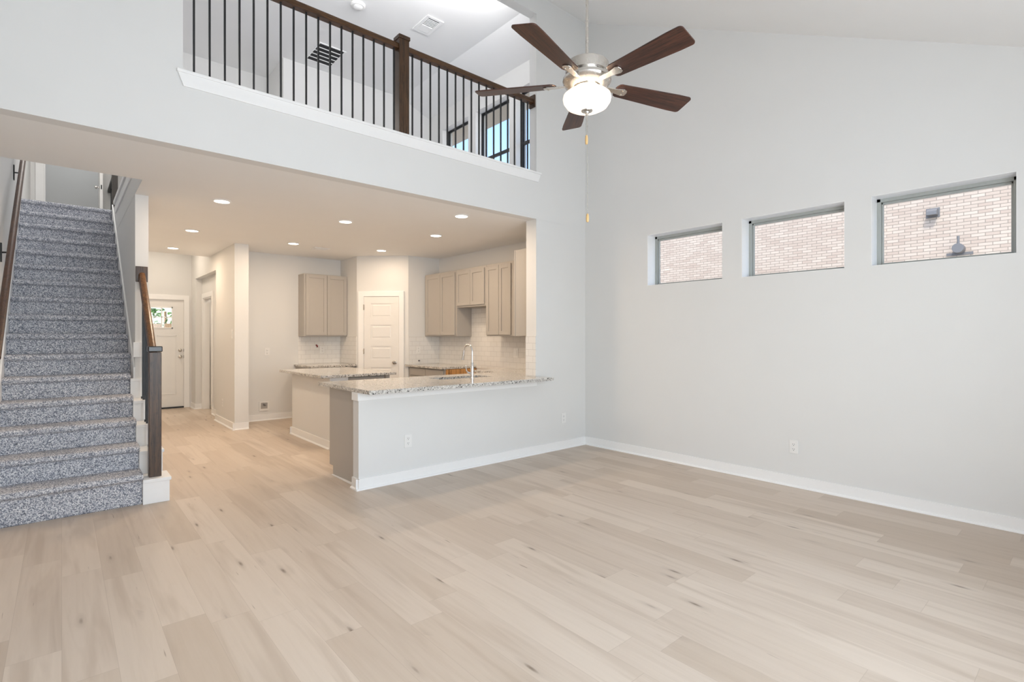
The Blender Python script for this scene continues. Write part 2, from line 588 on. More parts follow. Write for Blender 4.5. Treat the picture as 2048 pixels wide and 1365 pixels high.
# hall wall with the opening, recess wall with its door hole
struct(M().panel('x', 2.125, 2.335, 9.33, 10.69, 0, 3.5).build('wall_hall', WALL), 'hall wall ending in a square corner column', 'wall')
struct(M().box(2.125, 2.25, 10.69, 12.61, 2.745, 3.5).build('wall_hall_header', WALL), 'wall above the shallow recess in the hall', 'wall')
struct(M().box(2.125, 2.37, 12.61, 13.05, 0, 3.5).build('wall_hall_far', WALL), 'short wall between the hall recess and the front door', 'wall')
struct(M().panel('x', 2.25, 2.37, 10.691, 12.609, 0, 3.5, [(11.65, 12.50, -1, 2.33)]).build('wall_hall_recess', WALL), 'set-back wall with a doorway inside the hall recess', 'wall')
FDX0, FDX1, FDZ = 0.97, 1.984, 2.31
struct(M().panel('y', 13.05, 13.2, 0.713, 5.7, 0, 3.7, [(FDX0, FDX1, -1, FDZ)]).build('wall_front', WALL), 'front wall around the entry door', 'wall')
struct(M().box(3.6, 3.7, YB + 0.13, 13.05, 0, ZC).build('wall_side_room', WALL), 'far wall of the room off the hall', 'wall')
struct(M().box(2.371, 3.7, YB + 0.13, 13.05, ZC, ZC + 0.1).build('ceiling_side_room', CEIL), 'ceiling of the room off the hall', 'ceiling')
# upstairs
struct(M().box(2.78, XR, 9.0, 9.12, ZF2, ZT).build('wall_loft_back', WALL), 'back wall of the loft', 'wall')
struct(M().box(2.78, 2.9, 9.12, 9.9, ZF2, ZT).build('wall_loft_corner', WALL), 'corner wall where the loft meets the upstairs hall', 'wall')
struct(M().box(1.0, 2.9, 9.9, 10.0, ZF2, ZT).build('wall_loft_hall', WALL), 'end wall of the upstairs hall', 'wall')
struct(M().box(1.0, 1.1, 10.0, 13.4, ZF2 - 0.4, ZT).build('wall_landing', WALL), 'right wall of the stair landing', 'wall')
struct(M().panel('y', 13.3, 13.45, XL, 1.1, ZF2 - 0.4, ZT, [(-0.255, 0.60, ZF2 - 1, 5.9)]).build('wall_landing_back', WALL), 'back wall of the stair landing with an open doorway', 'wall')
struct(M().box(XL, 1.0, 15.2, 15.3, ZF2, ZT).build('wall_bedroom', WALL), 'dim wall of the room beyond the stair landing', 'wall')
m = M(); m.box(XL - 0.1, XL, 13.4, 15.3, ZF2, ZT); m.box(1.0, 1.1, 13.4, 15.3, ZF2, ZT); m.box(XL, 1.0, 13.4, 15.3, ZT, ZT + 0.1)
struct(m.build('wall_bedroom_side', WALL), 'side walls of the room beyond the landing', 'wall')
struct(M().box(XL, 0.594, 9.99, 15.3, ZF2 - 0.2, ZF2).build('floor_landing', CARPET), 'carpeted landing at the top of the stairs', 'floor')
struct(M().box(0.594, 1.0, 9.99, 15.3, ZF2 - 0.02, ZF2).build('floor_landing_edge', CARPET), 'carpet strip beside the landing', 'floor')
struct(M().box(1.0, XR, 4.99, 9.9, ZF2 - 0.02, ZF2).build('floor_loft', CARPET), 'carpeted loft floor', 'floor')
struct(M().box(XR + 0.235, XR + 0.80, 4.0, 10.4, 5.66, 5.80).build('roof_eave', plain('eave_soffit', (0.62, 0.56, 0.47), 0.7)), 'roof eave outside the loft windows', 'roof')
# added unseen slab outside the near wall, blocks direct sun from the floor
struct(M().box(-2.5, 7.6, -4.6, YN - 0.16, 3.15, 3.3).build('roof_sun_block', CEIL), 'added sun-blocking slab behind the camera', 'roof')


# ---- baseboards
def base(name, x0, x1, y0, y1, label, side, h=0.11):
    """flat baseboard with a quarter-round shoe; side = direction it faces"""
    m = M()
    t, q = 0.014, 0.02
    if side in ('-y', '+y'):
        s = -1 if side == '-y' else 1
        m.box(x0, x1, min(y0, y0 + s * t), max(y0, y0 + s * t), 0, h)
        pr = [(y0 + s * t, 0)] + [(y0 + s * (t + q * math.cos(a)), q * math.sin(a)) for a in (0, .4, .8, 1.2, 1.57)]
        m.prism(pr, 'yz', x0, x1)
    else:
        s = -1 if side == '-x' else 1
        m.box(min(x0, x0 + s * t), max(x0, x0 + s * t), y0, y1, 0, h)
        pr = [(x0 + s * t, 0)] + [(x0 + s * (t + q * math.cos(a)), q * math.sin(a)) for a in (0, .4, .8, 1.2, 1.57)]
        m.prism(pr, 'xz', y0, y1)
    return struct(m.build(name, TRIM), label, 'baseboard')


base('baseboard_right', XR, XR, YN, YW, 'white baseboard along the right wall', '-x')
base('baseboard_left', XL, XL, YN, 5.62, 'white baseboard along the left wall up to the stairs', '+x')
base('baseboard_peninsula', 2.181, XR, YW, YW, 'white baseboard along the bar half wall', '-y')
base('baseboard_peninsula_end', 2.215, 2.215, 4.826, 4.99, 'white baseboard around the end of the half wall', '-x')
base('baseboard_kitchen_back', 2.335, 3.33, YB, YB, 'white baseboard in the empty fridge space', '-y')
base('baseboard_hall', 2.125, 2.125, 9.30, 10.69, 'white baseboard along the hall wall', '-x')
base('baseboard_hall_end', 2.095, 2.335, 9.33, 9.33, 'white baseboard at the foot of the hall column', '-y')
base('baseboard_recess', 2.25, 2.25, 10.70, 11.55, 'white baseboard inside the hall recess', '-x')
base('baseboard_recess_end', 2.125, 2.25, 12.61, 12.61, 'white baseboard at the far end of the recess', '-y')
base('baseboard_hall_far', 2.125, 2.125, 12.58, 13.05, 'white baseboard beside the front door on the right', '-x')
base('baseboard_island', 2.73, 2.73, 6.86, 8.43, 'white baseboard along the island side', '-x')
base('baseboard_island_end', 2.70, 2.985, 8.40, 8.40, 'white baseboard at the back of the island', '+y')

# bar apron trim under the bar top
m = M()
m.box(2.2, 4.64, YW - 0.016, YW, 0.883, 0.964)
m.box(2.2, 2.215, YW, 4.99, 0.883, 0.964)
struct(m.build('trim_1', TRIM, bevel=0.003), 'white apron band under the bar top', 'trim')
# loft opening sill and apron with mitred ends
m = M()
m.box(0.69, 4.712, YW - 0.03, 5.0, 3.628, 3.652)
m.prism([(0.695, 3.63), (4.707, 3.63), (4.664, 3.525), (0.735, 3.525)], 'xz', YW - 0.018, YW)
struct(m.build('trim_2', TRIM, bevel=0.003), 'white sill and apron along the foot of the loft railing', 'trim')
# band at the side of the stair well
m = M()
m.box(0.578, 0.594, 6.17, 9.4, 3.30, ZF2 - 0.035)
m.box(0.560, 0.73, 6.17, 9.4, ZF2 - 0.035, ZF2 + 0.02)
struct(m.build('trim_3', TRIM, bevel=0.003), 'white band along the stair well edge', 'trim')
# tiny cap on the stair column's skirt
struct(M().box(0.575, 0.66, 6.805, 6.86, 1.30, 1.46).build('trim_4', TRIM, bevel=0.003), 'white skirt end at the foot of the stair column', 'trim')


# ---- windows
def window(n, axis_x, y0, y1, z0, z1, label, frame_mat, hung=False):
    w = thing('window_%d' % n, label, 'window', (axis_x + 0.08, (y0 + y1) / 2, z0), kind='structure')
    x0, x1 = (axis_x + 0.165, axis_x + 0.22) if not hung else (axis_x + 0.13, axis_x + 0.175)
    f = 0.035 if not hung else 0.022
    m = M()
    m.box(x0, x1, y0, y1, z0, z0 + f * .6); m.box(x0, x1, y0, y1, z1 - f, z1)
    m.box(x0, x1, y0, y0 + f, z0, z1); m.box(x0, x1, y1 - f, y1, z0, z1)
    m.build('frame', frame_mat, w, bevel=0.004)
    g = f + 0.014
    m = M()
    xs0, xs1 = x0 + 0.02, x1 - 0.005
    m.box(xs0, xs1, y0 + f, y1 - f, z0 + f * .6, z0 + f * .6 + .018); m.box(xs0, xs1, y0 + f, y1 - f, z1 - f - .02, z1 - f)
    m.box(xs0, xs1, y0 + f, y0 + g, z0 + f, z1 - f); m.box(xs0, xs1, y1 - g, y1 - f, z0 + f, z1 - f)
    if hung:
        m.box(xs0 - 0.01, xs1, y0 + f, y1 - f, 4.68, 4.735)
    m.build('sash', frame_mat, w, bevel=0.003)
    M().box(x0 + 0.036, x0 + 0.041, y0 + f, y1 - f, z0 + .03, z1 - f).build('pane', GLASS, w)
    m = M()
    t = 0.004
    m.box(axis_x + 0.001, x0, y0, y1, z1 - t, z1); m.box(axis_x + 0.001, x0, y0, y1, z0, z0 + t)
    m.box(axis_x + 0.001, x0, y0, y0 + t, z0, z1); m.box(axis_x + 0.001, x0, y1 - t, y1, z0, z1)
    m.build('reveal', TRIM, w)
    return w


for i, ((a, b), lb) in enumerate(zip(WIN, ('small high window nearest the corner, left of three', 'middle small high window in the right wall', 'small high window with vents visible outside, right of three'))):
    window(i + 1, XR, a, b, WZ0, WZ1, lb, VINYL)
for i, ((a, b), lb) in enumerate(zip(LOFTW, ('lowest-showing loft window, left of the three behind the railing', 'middle loft window with a dark sash behind the railing', 'narrow-looking loft window beside the railing end at right'))):
    window(i + 4, XR, a, b, LZ0, LZ1, lb, BRONZE, True)

# ================================================================== DOORS
# front door
d = thing('door_1', 'white front door with a small paned window at the hall end', 'door', (1.477, 13.05, 0), kind='structure')
y0, y1 = 13.05, 13.10
lf = M().panel('y', y0 + 0.02, y1 + 0.02, FDX0, FDX1, 0.03, FDZ, [(1.20, 1.785, 1.717, 2.137)])
leaf = lf.build('door_leaf', DOORW, d, bevel=0.003)
m = M()
for xa in (1.20, 1.765):
    m.box(xa, xa + 0.02, y0 + 0.008, y0 + 0.03, 1.70, 2.155)
m.box(1.20, 1.785, y0 + 0.008, y0 + 0.03, 1.70, 1.72); m.box(1.20, 1.785, y0 + 0.008, y0 + 0.03, 2.133, 2.155)
m.box(1.386, 1.404, y0 + 0.012, y0 + 0.05, 1.717, 2.137); m.box(1.581, 1.599, y0 + 0.012, y0 + 0.05, 1.717, 2.137)
m.box(1.20, 1.785, y0 + 0.012, y0 + 0.05, 1.93, 1.946)
m.build('window_grille', TRIM, leaf)
M().box(1.205, 1.78, y0 + 0.04, y0 + 0.045, 1.72, 2.134).build('pane', GLASS, leaf)
m = M()
for xa in (1.11, 1.51):
    for zz in ((0.3, 1.55),):
        m.box(xa, xa + 0.34, y0 + 0.012, y0 + 0.022, zz[1] - 0.012, zz[1]); m.box(xa, xa + 0.34, y0 + 0.012, y0 + 0.022, zz[0], zz[0] + 0.012)
        m.box(xa, xa + 0.012, y0 + 0.012, y0 + 0.022, zz[0], zz[1]); m.box(xa + 0.328, xa + 0.34, y0 + 0.012, y0 + 0.022, zz[0], zz[1])
m.build('panel_moulding', DOORW, leaf)
M().box(FDX0 - 0.02, FDX1 + 0.02, y0 - 0.01, y1 + .05, 0.0, 0.028).build('threshold', IRON, d)
m = M()
m.box(FDX1, FDX1 + 0.10, y0 - 0.02, y0, 0, FDZ + 0.10); m.box(FDX0 - 0.10, FDX0, y0 - 0.02, y0, 0, FDZ + 0.10); m.box(FDX0, FDX1, y0 - 0.02, y0, FDZ, FDZ + 0.10)
m.build('casing', TRIM, d, bevel=0.003)
for nm, zz in (('door_knob', 1.095), ('deadbolt', 1.234)):
    M().lathe([(0.004, 13.075), (0.036, 13.070), (0.036, 13.056), (0.014, 13.050), (0.014, 13.025), (0.03, 13.012), (0.03, 12.995), (0.012, 12.988)] if nm == 'door_knob' else [(0.004, 13.075), (0.036, 13.070), (0.034, 13.050), (0.02, 13.042), (0.02, 13.025), (0.004, 13.020)], 1.918, zz, 20, axis='y').build(nm, NICKEL, d, smooth=True)
m = M()
for zz in (1.095, 1.234):
    m.box(FDX1 - 0.004, FDX1 + 0.012, y0 - 0.004, y0 + 0.02, zz - 0.03, zz + 0.03)
m.build('strike_plate', IRON, d)


# five-panel pantry door, built along its own x axis
def panel_leaf(m, x0, x1, z0, z1, y0, y1, panels, mx):
    hs = [(x0 + mx, x1 - mx, a, b) for a, b in panels]
    m.panel('y', y0, y1, x0, x1, z0, z1, hs)
    for a, b in panels:
        xa, xb = x0 + mx, x1 - mx
        e = 0.018
        m.box(xa, xb, y0 + 0.012, y1 - 0.012, a, b)
        # raised field with sloped edges
        v = [m.bm.verts.new(p) for p in ((xa + e, y0 + 0.012, a + e), (xb - e, y0 + 0.012, a + e), (xb - e, y0 + 0.012, b - e), (xa + e, y0 + 0.012, b - e),
                                          (xa + 2.4 * e, y0 + 0.003, a + 2.4 * e), (xb - 2.4 * e, y0 + 0.003, a + 2.4 * e), (xb - 2.4 * e, y0 + 0.003, b - 2.4 * e), (xa + 2.4 * e, y0 + 0.003, b - 2.4 * e))]
        for f in ((4, 5, 6, 7), (0, 1, 5, 4), (1, 2, 6, 5), (2, 3, 7, 6), (3, 0, 4, 7), (0, 3, 2, 1)):
            m.bm.faces.new([v[i] for i in f])
    return m


PL = math.hypot(PB[0] - PA[0], PB[1] - PA[1])
d = thing('door_2', 'white five-panel pantry door in the angled corner wall', 'door', (PA[0], PA[1], 0), R(-45), kind='structure')
s0, s1, zt = 0.149 * PL, 0.822 * PL, 2.276
leaf = panel_leaf(M(), s0, s1, 0.02, zt, -0.022, -0.002, [(1.885, 2.15), (1.48, 1.745), (1.09, 1.345), (0.69, 0.945), (0.25, 0.54)], 0.13 * PL).build('door_leaf', DOORW, d, local=True)
c0, c1 = 0.037 * PL, 0.92 * PL
m = M()
m.box(c0, s0 - 0.004, -0.03, -0.001, 0, zt + 0.105); m.box(s1 + 0.004, c1, -0.03, -0.001, 0, zt + 0.105); m.box(s0 - 0.004, s1 + 0.004, -0.03, -0.001, zt + 0.006, zt + 0.105)
m.build('casing', TRIM, d, bevel=0.003, local=True)
M().lathe([(0.034, -0.022), (0.034, -0.03), (0.012, -0.036), (0.012, -0.06), (0.032, -0.072), (0.036, -0.088), (0.026, -0.1), (0.004, -0.104)], 0.748 * PL, 1.04, 24, axis='y').build('door_knob', NICKEL, leaf, smooth=True, local=True)
for zz in (0.3, 1.25, 2.08):
    M().box(s0 - 0.012, s0 + 0.008, -0.036, -0.02, zz - 0.05, zz + 0.05).build('hinge', NICKEL, leaf, local=True)

# open door of the room off the hall
d = thing('door_3', 'white panel door standing open in the hall recess', 'door', (2.37, 12.48, 0), kind='structure')
leaf = M().box(2.375, 3.20, 12.40, 12.44, 0.02, 2.30).build('door_leaf', DOORW, d, bevel=0.003)
m = M()
for a, b in ((1.25, 2.14), (0.2, 1.1)):
    for xa in (2.44, 2.80):
        m.box(xa, xa + 0.028, 12.394, 12.40, a, b)
    m.box(2.468, 2.80, 12.394, 12.40, b - 0.03, b); m.box(2.468, 2.80, 12.394, 12.40, a, a + 0.03)
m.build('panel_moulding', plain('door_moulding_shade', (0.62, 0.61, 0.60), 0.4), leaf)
m = M()
m.box(2.234, 2.25, 12.50, 12.60, 0, 2.43); m.box(2.234, 2.25, 11.55, 11.65, 0, 2.43); m.box(2.234, 2.25, 11.65, 12.50, 2.33, 2.43)
m.box(2.25, 2.372, 12.48, 12.50, 0, 2.33); m.box(2.25, 2.372, 11.65, 11.67, 0, 2.33); m.box(2.25, 2.372, 11.67, 12.48, 2.31, 2.33)
m.build('casing', TRIM, d, bevel=0.003)
M().lathe([(0.03, 12.40), (0.012, 12.39), (0.012, 12.37), (0.03, 12.36), (0.028, 12.345), (0.004, 12.34)], 2.56, 1.04, 18, axis='y').build('door_knob', IRON, leaf, smooth=True)

# upstairs doorway with its leaf open toward the landing
d = thing('door_4', 'upstairs doorway with its white door open at the stair top', 'door', (0.2, 13.3, ZF2), kind='structure')
m = M()
m.box(-0.375, -0.255, 13.28, 13.3, ZF2, 6.0); m.box(0.605, 0.755, 13.28, 13.3, ZF2, 6.0)
m.box(-0.255, -0.235, 13.3, 13.45, ZF2, 5.9); m.box(0.585, 0.605, 13.3, 13.45, ZF2, 5.9); m.box(-0.255, 0.605, 13.3, 13.45, 5.88, 5.9)
m.build('casing', TRIM, d, bevel=0.003)
leaf = M().prism([(0.545, 12.55), (0.592, 12.55), (0.600, 13.3), (0.553, 13.3)], 'xy', ZF2 + 0.02, 5.86).build('door_leaf', DOORW, d, bevel=0.003)
M().lathe([(0.004, 0.545), (0.03, 0.544), (0.012, 0.535), (0.012, 0.515), (0.032, 0.50), (0.032, 0.48), (0.004, 0.47)], 12.62, 4.37, 18, axis='x').build('door_knob', NICKEL, leaf, smooth=True)
M().box(0.560, 0.578, 12.545, 12.551, 4.33, 4.41).build('latch', IRON, leaf)

# ================================================================== STAIRS
Y1, RI, TR, ZCN = 5.70, 0.212, 0.283, 0.063
SX0, SX1 = -0.43, 0.556
nose = lambda i: (Y1 + (i - 1) * TR, ZCN + i * RI)
stairs = thing('staircase', 'grey carpeted staircase climbing to the upper floor at left', 'staircase', (0.05, 5.7, 0))


def carpet_step(i):
    yn, zn = nose(i)
    yr = yn + 0.042                      # riser face
    zb = 0.0 if i == 1 else nose(i - 1)[1] - 0.012
    ye = yn + TR + 0.05
    x0, x1 = SX0, (SX1 if i <= 5 else 0.578)
    prof = []
    n = 14
    for k in range(n):
        prof.append((yr, zb + (zn - 0.055 - zb) * k / n))
    for k in range(9):                  # bullnose
        a = -math.pi / 2 + math.pi * k / 8
        prof.append((yn + 0.026 - 0.028 * math.cos(a), zn - 0.028 + 0.028 * math.sin(a)))
    n = 12
    for k in range(1, n + 1):
        prof.append((yn + 0.026 + (ye - yn - 0.026) * k / n, zn))
    front = len(prof)
    prof += [(ye, zn - 0.03), (yr + 0.06, zn - 0.05), (yr + 0.03, zb)]
    nx = 64
    m = M()
    rows = []
    for y, z in prof:
        rows.append([m.bm.verts.new((x0 + (x1 - x0) * k / nx, y, z)) for k in range(nx + 1)])
    for r, row in enumerate(rows[:front]):
        for k, v in enumerate(row):
            j = mnoise.noise(Vector((v.co.x * 70, v.co.y * 70 + i * 9.7, v.co.z * 70))) * 0.006 + random.uniform(-1, 1) * 0.0028
            if r > 0 and 0 < k < nx:
                v.co.y -= j * 0.7
            v.co.z += j * 0.7 if r > 0 else 0
    np_ = len(prof)
    for r in range(np_):
        a, b = rows[r], rows[(r + 1) % np_]
        for k in range(nx):
            m.bm.faces.new((a[k], a[k + 1], b[k + 1], b[k]))
    m.bm.faces.new([rw[0] for rw in rows]); m.bm.faces.new([rw[-1] for rw in rows][::-1])
    return m.build('step', CARPET, stairs, smooth='all')


for i in range(1, 17):
    carpet_step(i)
# white return boxes at the open side
for i in range(1, 6):
    zt = 0.225 + RI * (i - 1)
    yf = Y1 + TR * (i - 1)
    m = M()
    x1 = 0.755 if i == 1 else 0.735
    m.box(SX1 - 0.004, x1, yf, min(yf + TR, 6.838), 0.0, zt - 0.03)
    m.box(SX1 - 0.004, x1 + 0.012, yf - 0.014, min(yf + TR, 6.838), zt - 0.03, zt)
    m.build('tread_return', TRIM, stairs, bevel=0.003)
sl = RI / TR
# sloped skirt boards against the walls
for xa, xb, ya in ((XL, XL + 0.016, 5.62), (0.579, 0.594, 6.845)):
    yb = 9.98
    zf = lambda y: ZCN + RI + (y - Y1) * sl
    M().prism([(ya, max(zf(ya) - 0.42, 0)), (yb, zf(yb) - 0.42), (yb, zf(yb) + 0.06), (ya, zf(ya) + 0.06)], 'yz', xa, xb).build('skirt_board', TRIM, stairs, bevel=0.002)

# stair balustrade: newel, handrail, balusters, wall plate
sb = thing('stair_railing', 'short oak handrail with black balusters and newel at the stair foot', 'railing', (0.655, 5.81, 0.225))
NX, NY = 0.652, 5.812
nw = M().box(NX - 0.048, NX + 0.048, NY - 0.048, NY + 0.048, 0.225, 1.375).build('newel_post', OAK, sb, bevel=0.004)
m = M()
m.box(NX - 0.056, NX + 0.056, NY - 0.056, NY + 0.056, 1.378, 1.43)
m.build('newel_cap', plain('newel_cap_dark', (0.022, 0.018, 0.017), 0.22), nw, bevel=0.008)
ry0, rz0, ry1, rz1 = NY + 0.03, 1.30, 6.838, 2.185


def rail_between(a, b, w=0.062, h=0.062):
    a, b = Vector(a), Vector(b)
    dv = (b - a).normalized()
    side = dv.cross(Vector((0, 0, 1))).normalized()
    up = side.cross(dv)
    prof = [(-.5, -.5), (.5, -.5), (.5, .1), (.38, .38), (.15, .5), (-.15, .5), (-.38, .38), (-.5, .1)]
    m = M()
    A = [m.bm.verts.new(a + side * p[0] * w + up * p[1] * h) for p in prof]
    B = [m.bm.verts.new(b + side * p[0] * w + up * p[1] * h) for p in prof]
    m.bm.faces.new(A); m.bm.faces.new(B[::-1])
    for i in range(len(prof)):
        j = (i + 1) % len(prof)
        m.bm.faces.new((A[i], B[i], B[j], A[j]))
    return m


rail_between((NX, ry0, rz0), (NX, ry1 - .012, rz1)).build('handrail', OAKY, sb, smooth=True)
M().box(0.597, 0.703, 6.812, 6.838, 2.11, 2.275).build('wall_plate', OAK, sb, bevel=0.003)


def baluster(m, x, y, z0, z1, s=0.0075):
    m.box(x - s, x + s, y - s, y + s, z0, z1)
    m.box(x - s * 2, x + s * 2, y - s * 2, y + s * 2, z0, z0 + 0.022)
    return m


for i in range(1, 6):
    for fr in ((0.72,) if i == 1 else (0.2, 0.68) if i < 5 else (0.05,)):
        y = Y1 + TR * (i - 1 + fr)
        if y > 6.80 or y < NY + 0.07:
            continue
        zt = 0.225 + RI * (i - 1)
        zr = rz0 + (y - ry0) * (rz1 - rz0) / (ry1 - ry0) - 0.03
        baluster(M(), NX, y, zt, zr).build('baluster', IRON, sb)

# wall handrail at left
wr = thing('wall_handrail', 'dark round oak handrail bracketed to the left stair wall', 'handrail', (-0.35, 5.45, 1.55))
hz = lambda y: 1.575 + (y - 5.46) * 0.672
hp = [(-0.35, y, hz(y)) for y in (5.15, 6.5, 7.5, 8.5, 9.5)]
M().tube(hp, 0.026, 14).build('rail', OAKW, wr, smooth=True)
for y in (6.95, 8.72):
    z = hz(y) - 0.25
    m = M()
    m.box(XL, XL + 0.012, y - 0.025, y + 0.025, z - 0.09, z + 0.09)
    m.tube([(XL + 0.005, y, z), (XL + 0.05, y, z + 0.005), (-0.362, y, z + 0.06), (-0.35, y, z + 0.235)], 0.009, 8)
    m.build('bracket', IRON, wr)

# ================================================================== LOFT RAILING
lr = thing('loft_railing', 'oak and black iron railing along the loft edge', 'railing', (2.73, 4.93, 3.652))
LY = 4.925
nw = M().box(2.672, 2.788, LY - 0.055, LY + 0.055, 3.652, 4.66).build('newel_post', OAK, lr, bevel=0.004)
M().box(2.663, 2.797, LY - 0.064, LY + 0.064, 4.66, 4.70).build('newel_cap', OAK, nw, bevel=0.006)
rail_between((OX0 + 0.005, LY, 4.59), (2.672, LY, 4.59), 0.07, 0.066).build('handrail', OAKX, lr, smooth=True)
rail_between((2.788, LY, 4.59), (OX1 - 0.02, LY, 4.59), 0.07, 0.066).build('handrail', OAKX, lr, smooth=True)
M().box(OX1 - 0.024, OX1 - 0.002, LY - 0.05, LY + 0.05, 4.505, 4.665).build('wall_plate', OAK, lr, bevel=0.003)
bx = [0.819 + 0.1135 * k for k in range(17)] + [2.856 + 0.1128 * k for k in range(16)]
b0 = None
for x in bx:
    if b0 is None:
        bx0 = x
        b0 = M().box(x - .0075, x + .0075, LY - .0075, LY + .0075, 3.652, 4.565).build('baluster', IRON, lr)
    else:
        c = b0.copy(); COL.objects.link(c); c.parent = lr
        c.location = ((x - bx0) * K, 0, 0)

# upstairs landing newel seen past the stair top
ur = thing('landing_railing', 'dark post and rail at the stair top beyond the carpet', 'railing', (0.735, 11.9, ZF2))
M().box(0.69, 0.775, 11.86, 11.945, ZF2, 4.75).build('newel_post', plain('dark_post', (0.045, 0.038, 0.033), 0.5), ur, bevel=0.004)
M().box(0.70, 0.765, 11.946, 13.28, 4.44, 4.51).build('handrail', IRON, ur, bevel=0.01)
for y in (12.15, 12.5, 12.9):
    M().box(0.728, 0.743, y - 0.0075, y + 0.0075, ZF2, 4.445).build('baluster', IRON, ur)

# ================================================================== KITCHEN
ZK0, ZK1 = 0.965, 1.003


def slab(name, label, pts, holes=None):
    m = M()
    if holes is None:
        m.prism(pts, 'xy', ZK0, ZK1)
    else:
        m = holes
    return tag(m.build(name, GRANITE, bevel=0.004, origin=(pts[0][0], pts[0][1], ZK0)), label, 'countertop')


# peninsula top with the sink cut-out (grid panel laid flat)
SKX0, SKX1, SKY0, SKY1 = 3.45, 4.22, 5.25, 5.56
m = M()
xs = [2.205, SKX0, SKX1, 4.70]; ys = [4.60, SKY0, SKY1, 5.89]
m2 = M()
def flat_with_hole(m, x0, x1, y0, y1, hx0, hx1, hy0, hy1, z0, z1):
    m.panel('y', z0, z1, x0, x1, y0, y1, [(hx0, hx1, hy0, hy1)])
    for v in m.bm.verts:
        x, y, z = v.co
        v.co = (x, z, y)
    return m
flat_with_hole(m, 2.205, 4.635, 4.60, 5.89, SKX0, SKX1, SKY0, SKY1, ZK0, ZK1)
m.box(4.6351, 4.70, 4.60, YW - 0.002, ZK0, ZK1)
m.box(4.6351, XR - 0.001, 5.051, 5.89, ZK0, ZK1)
tag(m.build('countertop', GRANITE, origin=(3.4, 5.2, ZK0)), 'speckled granite bar top over the white half wall', 'countertop')
slab('countertop', 'speckled granite slab on the kitchen island', [(2.59, 6.85), (3.71, 6.85), (3.71, 8.58), (2.59, 8.58)])
slab('countertop', 'small granite counter under the back wall cabinet', [(3.31, 9.30), (4.205, 9.30), (4.205, YB - .002), (3.31, YB - .002)])
slab('countertop', 'granite counter left of the range gap by the pantry', [(4.86, 7.40), (XR - .002, 7.40), (XR - .002, 8.612), (4.93, 8.612), (4.86, 8.66)])
slab('countertop', 'short granite counter right of the range gap', [(4.83, 5.8905), (XR - .002, 5.8905), (XR - .002, 6.50), (4.83, 6.50)])

# sink and faucet
sk = thing('sink', 'undermount steel sink in the bar top', 'sink', (3.83, 5.4, 0.75))
m = M()
t = 0.012
zb = 0.76
m.box(SKX0 - t, SKX1 + t, SKY0 - t, SKY1 + t, zb - t, zb)
m.box(SKX0 - t, SKX0, SKY0, SKY1, zb, ZK0); m.box(SKX1, SKX1 + t, SKY0, SKY1, zb, ZK0)
m.box(SKX0 - t, SKX1 + t, SKY0 - t, SKY0, zb, ZK0); m.box(SKX0 - t, SKX1 + t, SKY1, SKY1 + t, zb, ZK0)
m.build('basin', STEEL, sk)
M().lathe([(0.04, zb + 0.004), (0.045, zb + 0.001), (0.01, zb + 0.0005)], 3.83, 5.4, 20).build('drain', CHROME, sk, smooth=True)
FX, FY = 3.84, 5.17
fa = thing('faucet', 'tall chrome gooseneck faucet behind the sink', 'faucet', (FX, FY, ZK1))
M().lathe([(0.03, ZK1), (0.03, ZK1 + .012), (0.021, ZK1 + .02), (0.021, ZK1 + .19), (0.017, ZK1 + .2)], FX, FY, 20).build('body', CHROME, fa, smooth=True)
path = [(FX, FY, ZK1 + .18), (FX, FY, ZK1 + .33)]
rr = 0.088
for k in range(1, 12):
    a = math.pi * k / 12 * 1.06
    path.append((FX, FY + rr - rr * math.cos(a), ZK1 + .33 + rr * math.sin(a)))
M().tube(path, 0.0115, 12).build('spout', CHROME, fa, smooth=True)
e = Vector(path[-1]); dv = (e - Vector(path[-2])).normalized()
M().tube([e - dv * 0.01, e + dv * 0.03, e + dv * 0.07, e + dv * 0.115], [0.013, 0.015, 0.017, 0.020], 14).build('spray_head', CHROME, fa, smooth=True)
M().tube([(FX - .015, FY + .01, ZK1 + .06), (FX - .055, FY + .015, ZK1 + .075), (FX - .075, FY + .018, ZK1 + .10), (FX - .085, FY + .02, ZK1 + .165)], [0.014, 0.012, 0.008, 0.006], 12).build('handle', CHROME, fa, smooth=True)


def shaker_door(u0, u1, z0, z1, place, parent, name='door', rail=0.06):
    """shaker door: frame with a recessed panel; place(u, depth, z) -> point; depth 0 = back, 0.02 = face"""
    m = M()
    def bx(ua, ub, d0, d1, za, zb):
        p, q = place(ua, d0, za), place(ub, d1, zb)
        m.box(*[c for i in range(3) for c in sorted((p[i], q[i]))])
    bx(u0, u0 + rail, 0, .02, z0, z1); bx(u1 - rail, u1, 0, .02, z0, z1)
    bx(u0 + rail, u1 - rail, 0, .02, z0, z0 + rail); bx(u0 + rail, u1 - rail, 0, .02, z1 - rail, z1)
    bx(u0 + rail, u1 - rail, 0.002, .010, z0 + rail, z1 - rail)
    return m.build(name, CAB, parent, bevel=0.0015)


# back wall upper cabinet
YF = YB - 0.33
c = thing('upper_cabinet', 'greige two-door wall cabinet on the kitchen back wall', 'cabinet', (3.8, YB, 1.53))
M().box(3.388, 4.212, YF + 0.021, YB - .001, 1.53, 2.70).build('body', CAB, c, bevel=0.002)
pl = lambda u, d, z: (u, YF + 0.0205 - d, z)
shaker_door(3.42, 3.812, 1.552, 2.685, pl, c); shaker_door(3.818, 4.205, 1.552, 2.685, pl, c)
# right wall upper cabinets
XF = 5.25
pr = lambda u, d, z: (XF + 0.0205 - d, u, z)


